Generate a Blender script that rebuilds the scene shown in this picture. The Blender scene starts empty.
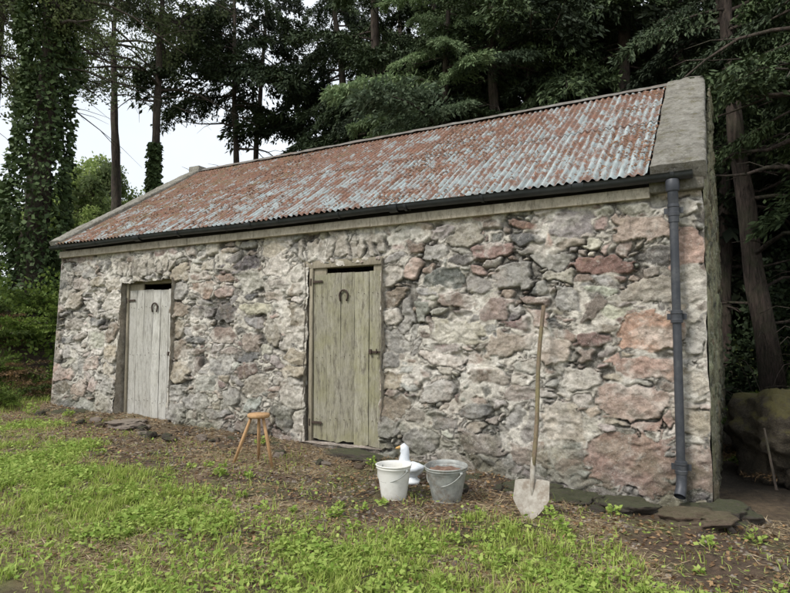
import bpy, bmesh, math, random
import numpy as np
from mathutils import Vector, Matrix, noise as mnoise
random.seed(7); rng=np.random.default_rng(7)
S=bpy.context.scene
S.view_settings.view_transform='Standard'; S.view_settings.look='None'; S.view_settings.exposure=0
COL=S.collection

# ---------------------------------------------------------------- helpers
def sstep(a,b,x):
    t=np.clip((x-a)/(b-a),0,1); return t*t*(3-2*t)
def _h(xi,yi,seed):
    h=(xi.astype(np.int64)*374761393+yi.astype(np.int64)*668265263+seed*144269)&0xffffffff
    h=((h^(h>>13))*1274126)&0xffffffff
    h=((h^(h>>15))*2246822)&0xffffffff
    return ((h^(h>>16))&0xffffff)/float(0xffffff)
def vn(x,y,seed=0):
    x=np.asarray(x,float); y=np.asarray(y,float)
    xi=np.floor(x);yi=np.floor(y);fx=x-xi;fy=y-yi
    fx=fx*fx*(3-2*fx);fy=fy*fy*(3-2*fy)
    a=_h(xi,yi,seed);b=_h(xi+1,yi,seed);c=_h(xi,yi+1,seed);d=_h(xi+1,yi+1,seed)
    return (a*(1-fx)+b*fx)*(1-fy)+(c*(1-fx)+d*fx)*fy
def fbm(x,y,o=4,seed=0):
    s=0;a=.5;t=0
    for i in range(o):
        s=s+a*vn(x*2**i+i*17.3,y*2**i+i*9.1,seed+i);t+=a;a*=.5
    return s/t
def make_mesh(name,V,Fs,mats=(),smooth=False,cols=None,midx=None):
    V=np.asarray(V,np.float32).reshape(-1,3)
    if not isinstance(Fs,list): Fs=[Fs]
    Fs=[np.asarray(f,np.int32) for f in Fs if len(f)]
    me=bpy.data.meshes.new(name)
    me.vertices.add(len(V)); me.vertices.foreach_set('co',V.ravel())
    loops=np.concatenate([f.ravel() for f in Fs]); tot=np.concatenate([np.full(len(f),f.shape[1],np.int32) for f in Fs])
    start=np.concatenate([[0],np.cumsum(tot)[:-1]]).astype(np.int32)
    me.loops.add(len(loops)); me.loops.foreach_set('vertex_index',loops)
    me.polygons.add(len(tot)); me.polygons.foreach_set('loop_start',start); me.polygons.foreach_set('loop_total',tot)
    for m in mats: me.materials.append(m)
    if midx is not None: me.polygons.foreach_set('material_index',np.asarray(midx,np.int32))
    me.update(calc_edges=True)
    if smooth: me.polygons.foreach_set('use_smooth',np.ones(len(me.polygons),bool))
    if cols is not None:
        at=me.color_attributes.new('Col','FLOAT_COLOR','POINT')
        c=np.ones((len(V),4),np.float32); c[:,:3]=cols; at.data.foreach_set('color',c.ravel())
    return me
def obj(name,me,parent=None,loc=(0,0,0)):
    o=bpy.data.objects.new(name,me); COL.objects.link(o); o.location=loc
    if parent: o.parent=parent
    return o
def grid_faces(nu,nv):
    i=np.arange(nu-1)[:,None]*nv+np.arange(nv-1)[None,:]
    i=i.ravel(); return np.stack([i,i+nv,i+nv+1,i+1],1)
class MB:   # mesh builder
    def __init__(s): s.V=[];s.Q=[];s.T=[];s.n=0
    def add(s,V,Q=None,T=None):
        V=np.asarray(V,float).reshape(-1,3)
        if Q is not None and len(Q): s.Q.append(np.asarray(Q)+s.n)
        if T is not None and len(T): s.T.append(np.asarray(T)+s.n)
        s.V.append(V); s.n+=len(V)
    def box(s,x0,x1,y0,y1,z0,z1,j=0.0):
        V=np.array([[x,y,z] for x in(x0,x1) for y in(y0,y1) for z in(z0,z1)],float)
        if j: V+=rng.normal(0,j,V.shape)
        s.add(V,[[0,1,3,2],[4,6,7,5],[0,4,5,1],[2,3,7,6],[0,2,6,4],[1,5,7,3]])
    def tube(s,P,R,n=10,cap=True):
        P=np.asarray(P,float); m=len(P); R=np.broadcast_to(np.asarray(R,float),(m,))
        T=np.gradient(P,axis=0); T/=np.linalg.norm(T,axis=1)[:,None]+1e-9
        ref=np.array([0,0,1.]) if abs(T[0][2])<.9 else np.array([1.,0,0])
        V=[]
        u=np.cross(T[0],ref);u/=np.linalg.norm(u)
        a=np.linspace(0,2*np.pi,n,endpoint=False);ca=np.cos(a)[:,None];sa=np.sin(a)[:,None]
        for k in range(m):
            u=u-T[k]*np.dot(u,T[k]);u/=np.linalg.norm(u)+1e-9
            w=np.cross(T[k],u)
            V.append(P[k]+R[k]*(ca*u+sa*w))
        V=np.concatenate(V)
        k=np.arange(m-1)[:,None]*n;i=np.arange(n)[None,:];j=(i+1)%n
        Q=np.stack([k+i,k+j,k+n+j,k+n+i],-1).reshape(-1,4)
        T3=[]
        if cap:
            V=np.concatenate([V,[P[0]],[P[-1]]]);c0=m*n;c1=c0+1
            for i in range(n):
                j=(i+1)%n;T3+= [[c0,j,i],[c1,(m-1)*n+i,(m-1)*n+j]]
        s.add(V,Q,T3)
    def lathe(s,prof,n=40,c=(0,0,0)):
        a=np.linspace(0,2*np.pi,n,endpoint=False); V=[]
        for r,z in prof: V.append(np.stack([c[0]+r*np.cos(a),c[1]+r*np.sin(a),np.full(n,c[2]+z)],1))
        Q=[]
        for k in range(len(prof)-1):
            for i in range(n):
                j=(i+1)%n;Q.append([k*n+i,k*n+j,(k+1)*n+j,(k+1)*n+i])
        s.add(np.concatenate(V),Q)
    def mesh(s,name,mats,smooth=False):
        F=[]
        if s.Q:F.append(np.concatenate(s.Q))
        if s.T:F.append(np.concatenate(s.T))
        return make_mesh(name,np.concatenate(s.V),F,mats,smooth)
def bevel(o,w=.004,seg=2):
    m=o.modifiers.new('b','BEVEL');m.width=w;m.segments=seg;m.limit_method='ANGLE'

# ---------------------------------------------------------------- materials
class NT:
    def __init__(s,name):
        s.m=bpy.data.materials.new(name);s.m.use_nodes=True;s.t=s.m.node_tree
        s.b=s.t.nodes['Principled BSDF'];s.out=s.t.nodes['Material Output']
        s.tc=s.t.nodes.new('ShaderNodeTexCoord')
    def n(s,ty,**k):
        n=s.t.nodes.new(ty)
        for a,v in k.items(): setattr(n,a,v)
        return n
    def L(s,a,b): s.t.links.new(a,b)
    def setin(s,sock,v):
        if isinstance(v,bpy.types.NodeSocket): s.L(v,sock)
        else:
            if isinstance(v,(tuple,list)) and len(v)==3 and sock.type=='RGBA': v=(*v,1)
            sock.default_value=v
    def mapping(s,scale=(1,1,1),src=None,rot=(0,0,0)):
        m=s.n('ShaderNodeMapping');m.inputs['Scale'].default_value=scale;m.inputs['Rotation'].default_value=rot
        s.L(src or s.tc.outputs['Object'],m.inputs[0]);return m.outputs[0]
    def noise(s,sc,det=5,rough=.6,vec=None,dist=0):
        n=s.n('ShaderNodeTexNoise');n.inputs['Scale'].default_value=sc;n.inputs['Detail'].default_value=det
        n.inputs['Roughness'].default_value=rough;n.inputs['Distortion'].default_value=dist
        s.L(vec or s.tc.outputs['Object'],n.inputs['Vector']);return n.outputs['Fac']
    def ramp(s,f,a,b,ca=(0,0,0),cb=(1,1,1)):
        r=s.n('ShaderNodeValToRGB');e=r.color_ramp.elements;e[0].position=a;e[1].position=b
        e[0].color=(*ca,1);e[1].color=(*cb,1);s.L(f,r.inputs[0]);return r.outputs[0]
    def mix(s,f,a,b,bl='MIX'):
        n=s.n('ShaderNodeMix',data_type='RGBA',blend_type=bl);s.setin(n.inputs[0],f);s.setin(n.inputs[6],a);s.setin(n.inputs[7],b);return n.outputs[2]
    def math(s,op,a,b=0.0):
        n=s.n('ShaderNodeMath',operation=op);s.setin(n.inputs[0],a);s.setin(n.inputs[1],b);return n.outputs[0]
    def bump(s,h,st=.5,d=.01,nrm=None):
        n=s.n('ShaderNodeBump');n.inputs['Strength'].default_value=st;n.inputs['Distance'].default_value=d
        s.L(h,n.inputs['Height'])
        if nrm:s.L(nrm,n.inputs['Normal'])
        s.L(n.outputs[0],s.b.inputs['Normal']);return n.outputs[0]
    def fin(s,col=None,rough=None,metal=None):
        if col is not None:s.setin(s.b.inputs['Base Color'],col)
        if rough is not None:s.setin(s.b.inputs['Roughness'],rough)
        if metal is not None:s.setin(s.b.inputs['Metallic'],metal)
        return s.m

def m_stone():
    t=NT('rubble_stone'); a=t.n('ShaderNodeAttribute',attribute_name='Col').outputs['Color']
    n1=t.noise(22,9,.75); n2=t.noise(95,5,.75); n3=t.noise(7,9,.75)
    c=t.mix(1,a,t.ramp(n1,.3,.7,(.54,.52,.50),(1.42,1.42,1.42)),'MULTIPLY')
    c=t.mix(t.math('MULTIPLY',t.ramp(n2,.57,.68),.75),c,(.68,.65,.59))          # pale lichen specks
    c=t.mix(t.math('MULTIPLY',t.ramp(t.noise(13,10,.8),.54,.64),.55),c,(.10,.085,.07))  # dark grime
    c=t.mix(t.math('MULTIPLY',t.ramp(n3,.55,.66),.5),c,(.69,.655,.59))
    c=t.mix(t.math('MULTIPLY',t.ramp(t.noise(4.1,9,.78),.57,.69),.34),c,(.26,.235,.12))
    c=t.mix(t.math('MULTIPLY',t.ramp(t.noise(2.3,9,.78),.54,.68),.35),c,(.36,.26,.19))
    h=t.math('ADD',t.math('MULTIPLY',n1,1.0),t.math('MULTIPLY',n2,.4)); t.bump(h,1.0,.024)
    return t.fin(c,.95)
def m_rock(name,c1,c2,moss=.5,mc=(.09,.12,.03),lo=.66,hi=.85):
    t=NT(name);n=t.noise(6,8,.7);c=t.mix(t.ramp(n,.35,.65),c1,c2)
    c=t.mix(t.ramp(t.noise(40,5,.75),.56,.68),c,tuple(min(.5,v*1.7) for v in c2))
    c=t.mix(t.math('MULTIPLY',t.ramp(t.noise(17,8,.8),.52,.64),.6),c,tuple(v*.35 for v in c1))
    g=t.n('ShaderNodeNewGeometry');sx=t.n('ShaderNodeSeparateXYZ');t.L(g.outputs['Normal'],sx.inputs[0])
    mm=t.math('MULTIPLY',t.ramp(t.math('ADD',t.math('MULTIPLY',sx.outputs['Z'],.35),t.noise(5,9,.8)),lo,hi),moss)
    c=t.mix(mm,c,mc);t.bump(t.noise(25,8,.75),1,.04);return t.fin(c,.95)
def m_coping():
    t=NT('coping_concrete');n=t.noise(5,9,.78);c=t.mix(t.ramp(n,.38,.62),(.17,.155,.125),(.37,.35,.30))
    c=t.mix(t.math('MULTIPLY',t.ramp(t.noise(9,9,.8),.52,.62),.8),c,(.13,.115,.05))
    c=t.mix(t.math('MULTIPLY',t.ramp(t.noise(26,8,.8),.54,.64),.8),c,(.50,.49,.44))
    c=t.mix(t.math('MULTIPLY',t.ramp(t.noise(14,8,.8),.55,.64),.7),c,(.07,.06,.045))
    t.bump(t.noise(24,9,.8),1,.04);return t.fin(c,.95)
def m_bark():
    t=NT('conifer_bark');v=t.mapping((9,9,1.6));n=t.noise(2.4,9,.75,v,.6)
    c=t.mix(t.ramp(n,.38,.62),(.028,.02,.016),(.14,.105,.085))
    c=t.mix(t.math('MULTIPLY',t.ramp(t.noise(2.2,8,.75),.48,.65),.55),c,(.07,.085,.04))
    t.bump(n,1,.06);return t.fin(c,.95)
def m_wood(name,c1,c2,c3,algae=(.2,.22,.08),am=.4,sx=14,dirt=.5):
    t=NT(name);v=t.mapping((sx,sx,1.1));g=t.noise(3.2,9,.75,v,.4);f=t.noise(16,5,.7,v)
    c=t.mix(t.ramp(g,.32,.66),c1,c2);c=t.mix(t.ramp(f,.5,.7),c,c3)
    c=t.mix(t.math('MULTIPLY',t.ramp(t.noise(2.6,8,.75),.42,.62),am),c,algae)
    v3=t.mapping((5,5,1.3));c=t.mix(t.math('MULTIPLY',t.ramp(t.noise(3.4,10,.8,v3),.50,.62),dirt),c,(.11,.095,.07))
    at=t.n('ShaderNodeNewGeometry').outputs['Random Per Island']
    c=t.mix(1,c,t.ramp(at,0,1,(.78,.77,.76),(1.12,1.12,1.12)),'MULTIPLY')
    t.bump(t.math('ADD',g,t.math('MULTIPLY',f,.6)),.9,.008);return t.fin(c,.9)
def m_simple(name,c1,c2,sc=20,rough=.6,metal=0,bs=.2,bd=.003,stain=None,sm=.5):
    t=NT(name);n=t.noise(sc,7,.7);c=t.mix(t.ramp(n,.35,.65),c1,c2)
    if stain: c=t.mix(t.math('MULTIPLY',t.ramp(t.noise(sc*.6,8,.75),.5,.66),sm),c,stain)
    t.bump(n,bs,bd);return t.fin(c,rough,metal)
def m_leaf(name,c1,c2,tr=.35,objvar=True):
    t=NT(name);r=t.n('ShaderNodeNewGeometry').outputs['Random Per Island']
    c=t.mix(r,c1,c2)
    if objvar:
        o=t.n('ShaderNodeObjectInfo').outputs['Random'];c=t.mix(1,c,t.ramp(o,0,1,(.55,.55,.6),(1.45,1.42,1.2)),'MULTIPLY')
    t.fin(c,.65);t.b.inputs['Specular IOR Level'].default_value=.25
    if tr>0:
        tn=t.n('ShaderNodeBsdfTranslucent');t.L(c,tn.inputs[0]);ms=t.n('ShaderNodeMixShader');ms.inputs[0].default_value=tr
        t.L(t.b.outputs[0],ms.inputs[1]);t.L(tn.outputs[0],ms.inputs[2]);t.L(ms.outputs[0],t.out.inputs[0])
    return t.m
RX0,RX1=-8.84,-.42
def m_roof():
    t=NT('rusted_corrugated_iron')
    v=t.mapping((1.6,.75,.75)); v2=t.mapping((13,1.0,1.0))
    sx=t.n('ShaderNodeSeparateXYZ');t.L(t.tc.outputs['Object'],sx.inputs[0])
    left=t.math('MULTIPLY',sx.outputs['X'],-.010)
    up=t.math('MULTIPLY',t.math('SUBTRACT',sx.outputs['Z'],3.4),.045)
    # corrugation valleys: dirt and rust, with their shading painted into the colour
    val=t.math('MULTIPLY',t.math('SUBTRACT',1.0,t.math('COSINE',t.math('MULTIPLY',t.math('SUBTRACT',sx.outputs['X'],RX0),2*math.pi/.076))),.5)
    base=t.mix(t.ramp(t.noise(1.6,6,.7,v2),.3,.7),(.22,.28,.29),(.46,.52,.52))
    base=t.mix(t.math('MULTIPLY',t.ramp(t.noise(7,9,.78),.45,.62),.5),base,(.19,.205,.19))
    n=t.noise(4.2,12,.82,v,.2); f=t.math('ADD',t.math('ADD',n,left),t.math('ADD',up,t.math('MULTIPLY',t.math('SUBTRACT',val,.5),.05)))
    rust=t.mix(t.ramp(t.noise(11,9,.8),.35,.65),(.085,.045,.032),(.31,.145,.085))
    rust=t.mix(t.math('MULTIPLY',t.ramp(t.noise(5,8,.75),.50,.66),.55),rust,(.15,.12,.09))
    mossf=t.math('MULTIPLY',t.ramp(t.math('ADD',t.noise(3.3,10,.8),t.math('MULTIPLY',sx.outputs['X'],-.016)),.62,.72),.6)
    rust=t.mix(mossf,rust,(.14,.135,.05))
    c=t.mix(t.ramp(f,.495,.55),base,rust)
    streak=t.math('MULTIPLY',t.ramp(t.noise(2.6,9,.8,v2),.5,.6),.6)
    c=t.mix(streak,c,(.17,.09,.06))
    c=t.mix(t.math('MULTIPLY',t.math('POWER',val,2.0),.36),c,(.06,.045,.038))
    c=t.mix(t.math('MULTIPLY',t.ramp(t.noise(50,4,.7),.58,.68),.6),c,(.42,.43,.40))
    t.bump(t.noise(45,6,.75),.6,.008);return t.fin(c,.8,0.0)
def m_ground():
    t=NT('ground_soil_grass');a=t.n('ShaderNodeAttribute',attribute_name='Col').outputs['Color']
    n=t.noise(18,10,.75);n2=t.noise(70,5,.7)
    c=t.mix(1,a,t.ramp(n,.3,.7,(.4,.38,.35),(1.6,1.55,1.5)),'MULTIPLY')
    c=t.mix(t.math('MULTIPLY',t.ramp(n2,.58,.7),.45),c,(.30,.25,.17))
    t.bump(t.math('ADD',n,t.math('MULTIPLY',n2,.5)),1,.04);return t.fin(c,.95)

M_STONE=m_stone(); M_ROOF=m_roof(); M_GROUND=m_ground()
M_DOOR2=m_wood('weathered_green_boards',(.23,.215,.16),(.48,.455,.37),(.14,.13,.095),(.27,.26,.11),.5,16,.8)
M_DOOR1=m_wood('weathered_grey_boards',(.44,.43,.395),(.68,.665,.62),(.25,.24,.21),(.40,.38,.31),.35,16,.5)
M_FRAME=m_wood('frame_timber',(.30,.26,.19),(.45,.40,.31),(.17,.145,.11),(.23,.22,.13),.3)
M_PLATE=m_wood('eaves_timber',(.36,.31,.24),(.57,.51,.42),(.26,.22,.17),(.28,.26,.20),.4,2,.6)
M_CONC=m_coping()
M_IRON=m_simple('painted_cast_iron',(.03,.034,.042),(.055,.058,.067),12,.5,.1,.2,.003,(.14,.14,.135),.4)
M_GUTTER=m_simple('black_gutter',(.018,.021,.026),(.04,.044,.05),8,.4,.1)
M_RUST=m_simple('rusty_iron',(.04,.03,.025),(.09,.06,.045),40,.85,.3,.4,.002)
M_BARK=m_bark()
M_DARK=m_simple('dark_timber',(.02,.018,.015),(.04,.035,.03),10,.9)

# ---------------------------------------------------------------- terrain
def gz(x,y):
    x=np.asarray(x,float);y=np.asarray(y,float)
    z=-.10-.038*np.clip(x,-12,3)+.02*np.clip(y,-9,0)
    z=z+.07*sstep(-.55,-.02,y)*sstep(-.8,-2.5,x)
    z=z+1.5*sstep(-9.5,-12.6,x)*sstep(-2.2,1.0,y)
    z=z+1.1*sstep(.5,3.2,x)*sstep(-.2,3.5,y)
    z=z+.9*sstep(6,13,y)*sstep(-16,-8,x)
    z=z+(fbm(x*1.1,y*1.1,3,5)-.5)*.10*sstep(-.1,-.8,y)+(fbm(x*6,y*6,3,6)-.5)*.04
    return z
def gmask(x,y):
    line=np.interp(x,[-12,-9,-7,-5.2,-3.8,-2.6,-1.5,0,1.2,4],[-.6,-1.0,-1.2,-1.7,-2.05,-1.75,-1.6,-1.5,-1.55,-1.1])
    line=line+(fbm(x*1.3,y*1.3,3,21)-.5)*1.5
    m=sstep(line+.35,line-.35,y)
    pat=sstep(.38,.56,fbm(x*2.1,y*2.1,4,33))
    return np.clip(m*(.22+.78*pat),0,1)
def spaced(a,b,lo,hi,st,k):
    return np.concatenate([lo-(np.linspace(1,0,k,endpoint=False)**2.5)*(lo-a),np.arange(lo,hi,st),hi+(np.linspace(0,1,k)**2.5)*(b-hi)])
gx=spaced(-160,160,-12,2.6,.035,34); gy=spaced(-120,160,-5.0,1.2,.035,34)
X,Y=np.meshgrid(gx,gy,indexing='ij');Z=gz(X,Y)
gm=gmask(X,Y);soil=np.array([.115,.078,.052]);straw=np.array([.29,.215,.13]);grn=np.array([.16,.18,.045])
st=sstep(.42,.62,fbm(X*2.1,Y*2.1,5,44))[...,None]
c=soil*(1-st)+straw*st*.65+soil*st*.35
near_wall=sstep(-.7,-.05,Y)[...,None]*.4; c=c*(1-near_wall)  # soil colour darkens towards the wall
mg=sstep(.54,.68,fbm(X*3,Y*3,4,50))[...,None]*.5; c=c*(1-mg)+np.array([.12,.13,.045])*mg
c=c*(1-gm[...,None]*.8)+grn*gm[...,None]*.8
far=(sstep(.3,1.2,Y))[...,None]; c=c*(1-far)+np.array([.045,.035,.024])*far
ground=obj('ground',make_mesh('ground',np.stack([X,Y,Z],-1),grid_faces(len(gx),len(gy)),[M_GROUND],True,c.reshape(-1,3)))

# ---------------------------------------------------------------- stone walling
PAL=[((.33,.315,.29),6),((.17,.163,.155),3.2),((.42,.33,.28),3),((.41,.36,.295),5.5),((.51,.475,.42),5),((.25,.20,.17),3),((.29,.215,.185),1.4)]
PC=np.array([p[0] for p in PAL]);PW=np.array([p[1] for p in PAL]);PW=PW/PW.sum()
def gen_stones(x0,x1,z0,z1,manual,avoid=(),seed=1,dens=1.0):
    r=np.random.default_rng(seed);st=[list(m) for m in manual]
    A=np.zeros((12000,4));nA=0
    for m in st: A[nA]=m[:4];nA+=1
    area=(x1-x0)*(z1-z0)
    for (wl,wh,hl,hh,n,k) in [(.17,.29,.07,.14,1200,.97),(.11,.19,.045,.095,4000,.92),(.06,.12,.026,.058,8000,.84),(.03,.06,.014,.03,8000,.80)]:
        for _ in range(int(n*area/25*dens)):
            x=r.uniform(x0,x1);z=r.uniform(z0,z1);w=r.uniform(wl,wh);h=r.uniform(hl,hh)
            if r.random()<.10:w,h=h*1.1,w*.75
            if any(a[0]-w*.4<x<a[1]+w*.4 and a[2]-h*.4<z<a[3]+h*.4 for a in avoid):continue
            if nA:
                B=A[:nA];ax=np.abs(B[:,0]-x)/(B[:,2]+w);az_=np.abs(B[:,1]-z)/(B[:,3]+h)
                if (.6*np.maximum(ax,az_)+.4*np.sqrt(ax*ax+az_*az_)).min()<k:continue
            A[nA]=(x,z,w,h);nA+=1;ci=r.choice(len(PC),p=PW)
            st.append([x,z,w,h,tuple(PC[ci]*r.uniform(.75,1.25)*(1+r.normal(0,.03,3)))])
    return st
def field(xs,zs,stones,seed=3):
    X,Z=np.meshgrid(xs,zs,indexing='ij');r=np.random.default_rng(seed)
    wx=X+(fbm(X*4.5,Z*4.5,2,60+seed)-.5)*.14+(fbm(X*13,Z*13,4,61)-.5)*.062
    wz=Z+(fbm(X*4.5,Z*4.5,2,70+seed)-.5)*.10+(fbm(X*13,Z*13,4,71)-.5)*.052
    B=np.full(X.shape,9.);B2=np.full(X.shape,9.);C=np.zeros(X.shape+(3,));HH=np.zeros(X.shape);SZ=np.full(X.shape,.1)
    for s in stones:
        x,z,w,h=s[:4];R=1.75
        i0,i1=np.searchsorted(xs,[x-w*R-.1,x+w*R+.1]);j0,j1=np.searchsorted(zs,[z-h*R-.08,z+h*R+.08])
        if i0>=i1 or j0>=j1: continue
        sl=(slice(i0,i1),slice(j0,j1));an=r.normal(0,.12);p=r.uniform(2.6,8);tx,tz=r.normal(0,.12,2);hgt=r.uniform(.008,.034);sh=r.normal(0,.3);tp=r.normal(0,.25)
        dx=wx[sl]-x;dz=wz[sl]-z
        u=(dx*math.cos(an)+dz*math.sin(an))/w;v=(-dx*math.sin(an)+dz*math.cos(an))/h
        u=u+sh*v;v=v*(1+tp*u)
        d=(np.abs(u)**p+np.abs(v)**p)**(1/p)
        b=B[sl];b2=B2[sl];m=d<b
        B2[sl]=np.where(m,b,np.minimum(b2,d));B[sl]=np.where(m,d,b)
        Cs=C[sl];Cs[m]=s[4];Hs=HH[sl];Hs[m]=(hgt+u*tx*.07+v*tz*.06)[m];SZ[sl]=np.where(m,min(w,h),SZ[sl])
    e=np.minimum((B2-B)*.8,(1.08-B))*SZ
    smear=(fbm(X*6,Z*6,5,85)-.44)*.055           # mortar smeared over stone edges
    e=e-np.clip(smear,-.004,.026)
    mask=sstep(.0,.014,e);dome=sstep(.0,.028,e)
    rough=(fbm(X*18,Z*18,5,81)-.5);facet=np.abs(fbm(X*8,Z*11,3,82)-.5)
    deep=sstep(.525,.635,fbm(X*3.1,Z*3.9,4,90))
    mort=.013+rough*.022-deep*.044
    H=mort*(1-mask)+mask*(HH*(.75+.25*dome)+rough*.028-facet*.06+.004)
    mc=np.array([.60,.56,.49])*(.72+.56*fbm(X*12,Z*12,4,95))[...,None]
    mc=mc*(1-deep[...,None]*.74)
    C=C*(.80+.4*fbm(X*5,Z*7,3,97))[...,None]
    col=mc*(1-mask[...,None])+C*mask[...,None]
    col=col*(.72+.56*fbm(X*16,Z*22,5,99))[...,None]
    lw=sstep(.465,.59,fbm(X*1.2+3,Z*1.5,3,110)*.45+fbm(X*7,Z*8,5,111)*.55)*(.38+.62*sstep(.2,1.2,Z))*.84
    lw=lw*(1-.42*mask)
    col=col*(1-lw[...,None])+(np.array([.71,.675,.61])*(.8+.4*fbm(X*20,Z*20,3,112))[...,None])*lw[...,None]
    cr=np.exp(-((e-.002)/.006)**2)*.75*sstep(.42,.56,fbm(X*4,Z*4,4,120))
    H=H-cr*.018;col=col*(1-cr[...,None])
    ms=sstep(.95,.1,Z)*sstep(.42,.62,fbm(X*3,Z*4,4,130))*.45
    col=col*(1-ms[...,None])+np.array([.15,.155,.08])*ms[...,None]
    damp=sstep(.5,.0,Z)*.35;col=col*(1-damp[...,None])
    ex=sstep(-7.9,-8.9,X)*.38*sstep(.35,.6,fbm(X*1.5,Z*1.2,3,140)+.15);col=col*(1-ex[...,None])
    return X,Z,H,col
pink=(.44,.31,.255);red=(.26,.16,.135);org=(.49,.32,.24);dk=(.14,.138,.135);gy_=(.33,.315,.29);pale=(.54,.50,.44);tan=(.43,.375,.29)
manual=[(-.70,.27,.42,.28,(.39,.265,.22)),(-.53,1.37,.24,.16,org),(-.66,.76,.28,.15,(.41,.31,.26)),(-.87,1.98,.27,.09,red),(-.55,2.30,.28,.14,(.46,.37,.31)),
(-1.55,2.27,.13,.065,dk),(-1.62,2.43,.17,.045,(.33,.21,.17)),(-.98,1.31,.18,.06,(.22,.15,.13)),(-1.7,1.92,.2,.14,gy_),(-2.13,.61,.19,.085,dk),(-5.06,1.09,.2,.075,dk),
(-4.43,.39,.19,.15,(.17,.165,.15)),(-.45,1.75,.3,.13,(.42,.38,.32)),(-1.05,.98,.2,.1,pale),(-1.25,.55,.15,.2,(.52,.46,.38)),(-.5,1.07,.3,.11,pink),(-1.2,1.68,.15,.1,gy_),
(-.2,.62,.13,.12,tan),(-.18,.25,.12,.18,(.38,.29,.24)),(-.2,1.0,.14,.12,tan),(-.16,1.35,.11,.17,gy_),(-.2,1.75,.12,.13,pale),(-.17,2.1,.12,.15,pink),(-.2,2.42,.14,.11,pale),
(-2.65,.28,.2,.11,gy_),(-2.0,.3,.22,.12,(.23,.19,.16)),(-1.55,.25,.2,.12,(.33,.26,.21)),(-8.3,.55,.17,.11,(.48,.38,.32)),(-8.6,1.3,.15,.08,dk),(-8.0,1.55,.14,.06,dk),(-5.9,.5,.2,.12,gy_),(-5.3,.6,.16,.14,gy_),(-2.9,1.55,.12,.16,gy_),(-2.55,2.2,.2,.09,gy_),(-1.75,1.25,.24,.11,(.40,.34,.28)),(-2.3,1.7,.2,.08,(.27,.215,.18)),(-1.95,.95,.2,.09,(.30,.245,.2))]
for i in range(9): manual.append((-4.26+i*.135+random.uniform(-.015,.015),2.36+.03*math.sin(i*2),random.uniform(.045,.07),random.uniform(.12,.17),tuple(np.array([.44,.40,.34])*random.uniform(.7,1.1))))
for i in range(9): manual.append((-7.55+i*.14+random.uniform(-.015,.015),2.29+.02*math.sin(i*3),random.uniform(.05,.07),random.uniform(.1,.14),tuple(np.array([.42,.385,.33])*random.uniform(.7,1.1))))
for s in (-4.33,-3.03,-7.6,-6.25):
    zz=.35
    while zz<2.15:
        h=random.uniform(.08,.15);manual.append((s+random.uniform(-.04,.04),zz+h*.2,random.uniform(.12,.20),h,tuple(np.array(random.choice([gy_,tan,pale,(.28,.23,.18)]))*random.uniform(.85,1.1))));zz+=2*h+.01
XL,XR=-8.92,-.06
D1=(-7.45,-6.40,.17,2.10);D2=(-4.17,-3.18,.16,2.16)
stones=gen_stones(XL-.1,XR+.05,-.1,2.7,manual,[D1,D2],3)
xs=np.arange(XL,XR+.004,.008);zs=np.arange(-.25,2.62,.0088)
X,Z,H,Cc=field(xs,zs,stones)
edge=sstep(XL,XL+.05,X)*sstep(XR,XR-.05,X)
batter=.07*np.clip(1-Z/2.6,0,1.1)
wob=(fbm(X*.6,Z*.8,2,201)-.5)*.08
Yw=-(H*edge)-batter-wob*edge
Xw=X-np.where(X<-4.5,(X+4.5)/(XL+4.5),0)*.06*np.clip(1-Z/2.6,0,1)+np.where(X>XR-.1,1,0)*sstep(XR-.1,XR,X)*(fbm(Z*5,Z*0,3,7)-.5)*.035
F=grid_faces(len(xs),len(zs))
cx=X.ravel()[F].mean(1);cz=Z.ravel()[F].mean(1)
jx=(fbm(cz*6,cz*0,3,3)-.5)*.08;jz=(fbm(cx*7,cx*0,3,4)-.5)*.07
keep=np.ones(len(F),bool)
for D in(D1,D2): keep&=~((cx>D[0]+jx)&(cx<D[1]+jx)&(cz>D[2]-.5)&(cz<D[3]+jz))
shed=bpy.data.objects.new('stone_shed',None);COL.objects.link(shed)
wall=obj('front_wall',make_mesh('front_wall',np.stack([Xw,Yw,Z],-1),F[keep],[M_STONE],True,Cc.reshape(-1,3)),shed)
def patch(name,P00,P10,P01,nu,nv,colr=(.36,.32,.26),amp=.03,seed=5):
    P00,P10,P01=map(np.array,(P00,P10,P01));u=np.linspace(0,1,nu);v=np.linspace(0,1,nv)
    U,Vv=np.meshgrid(u,v,indexing='ij');P=P00+U[...,None]*(P10-P00)+Vv[...,None]*(P01-P00)
    nrm=np.cross(P10-P00,P01-P00);nrm=nrm/np.linalg.norm(nrm)
    a=U*np.linalg.norm(P10-P00);b=Vv*np.linalg.norm(P01-P00)
    n=fbm(a*9,b*9,4,seed);P=P+nrm*((n-.5)*amp)[...,None]
    cc=np.array(colr)*(.5+1.0*fbm(a*6,b*6,4,seed+3))[...,None]
    return obj(name,make_mesh(name,P,grid_faces(nu,nv),[M_STONE],True,cc.reshape(-1,3)),shed)
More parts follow.
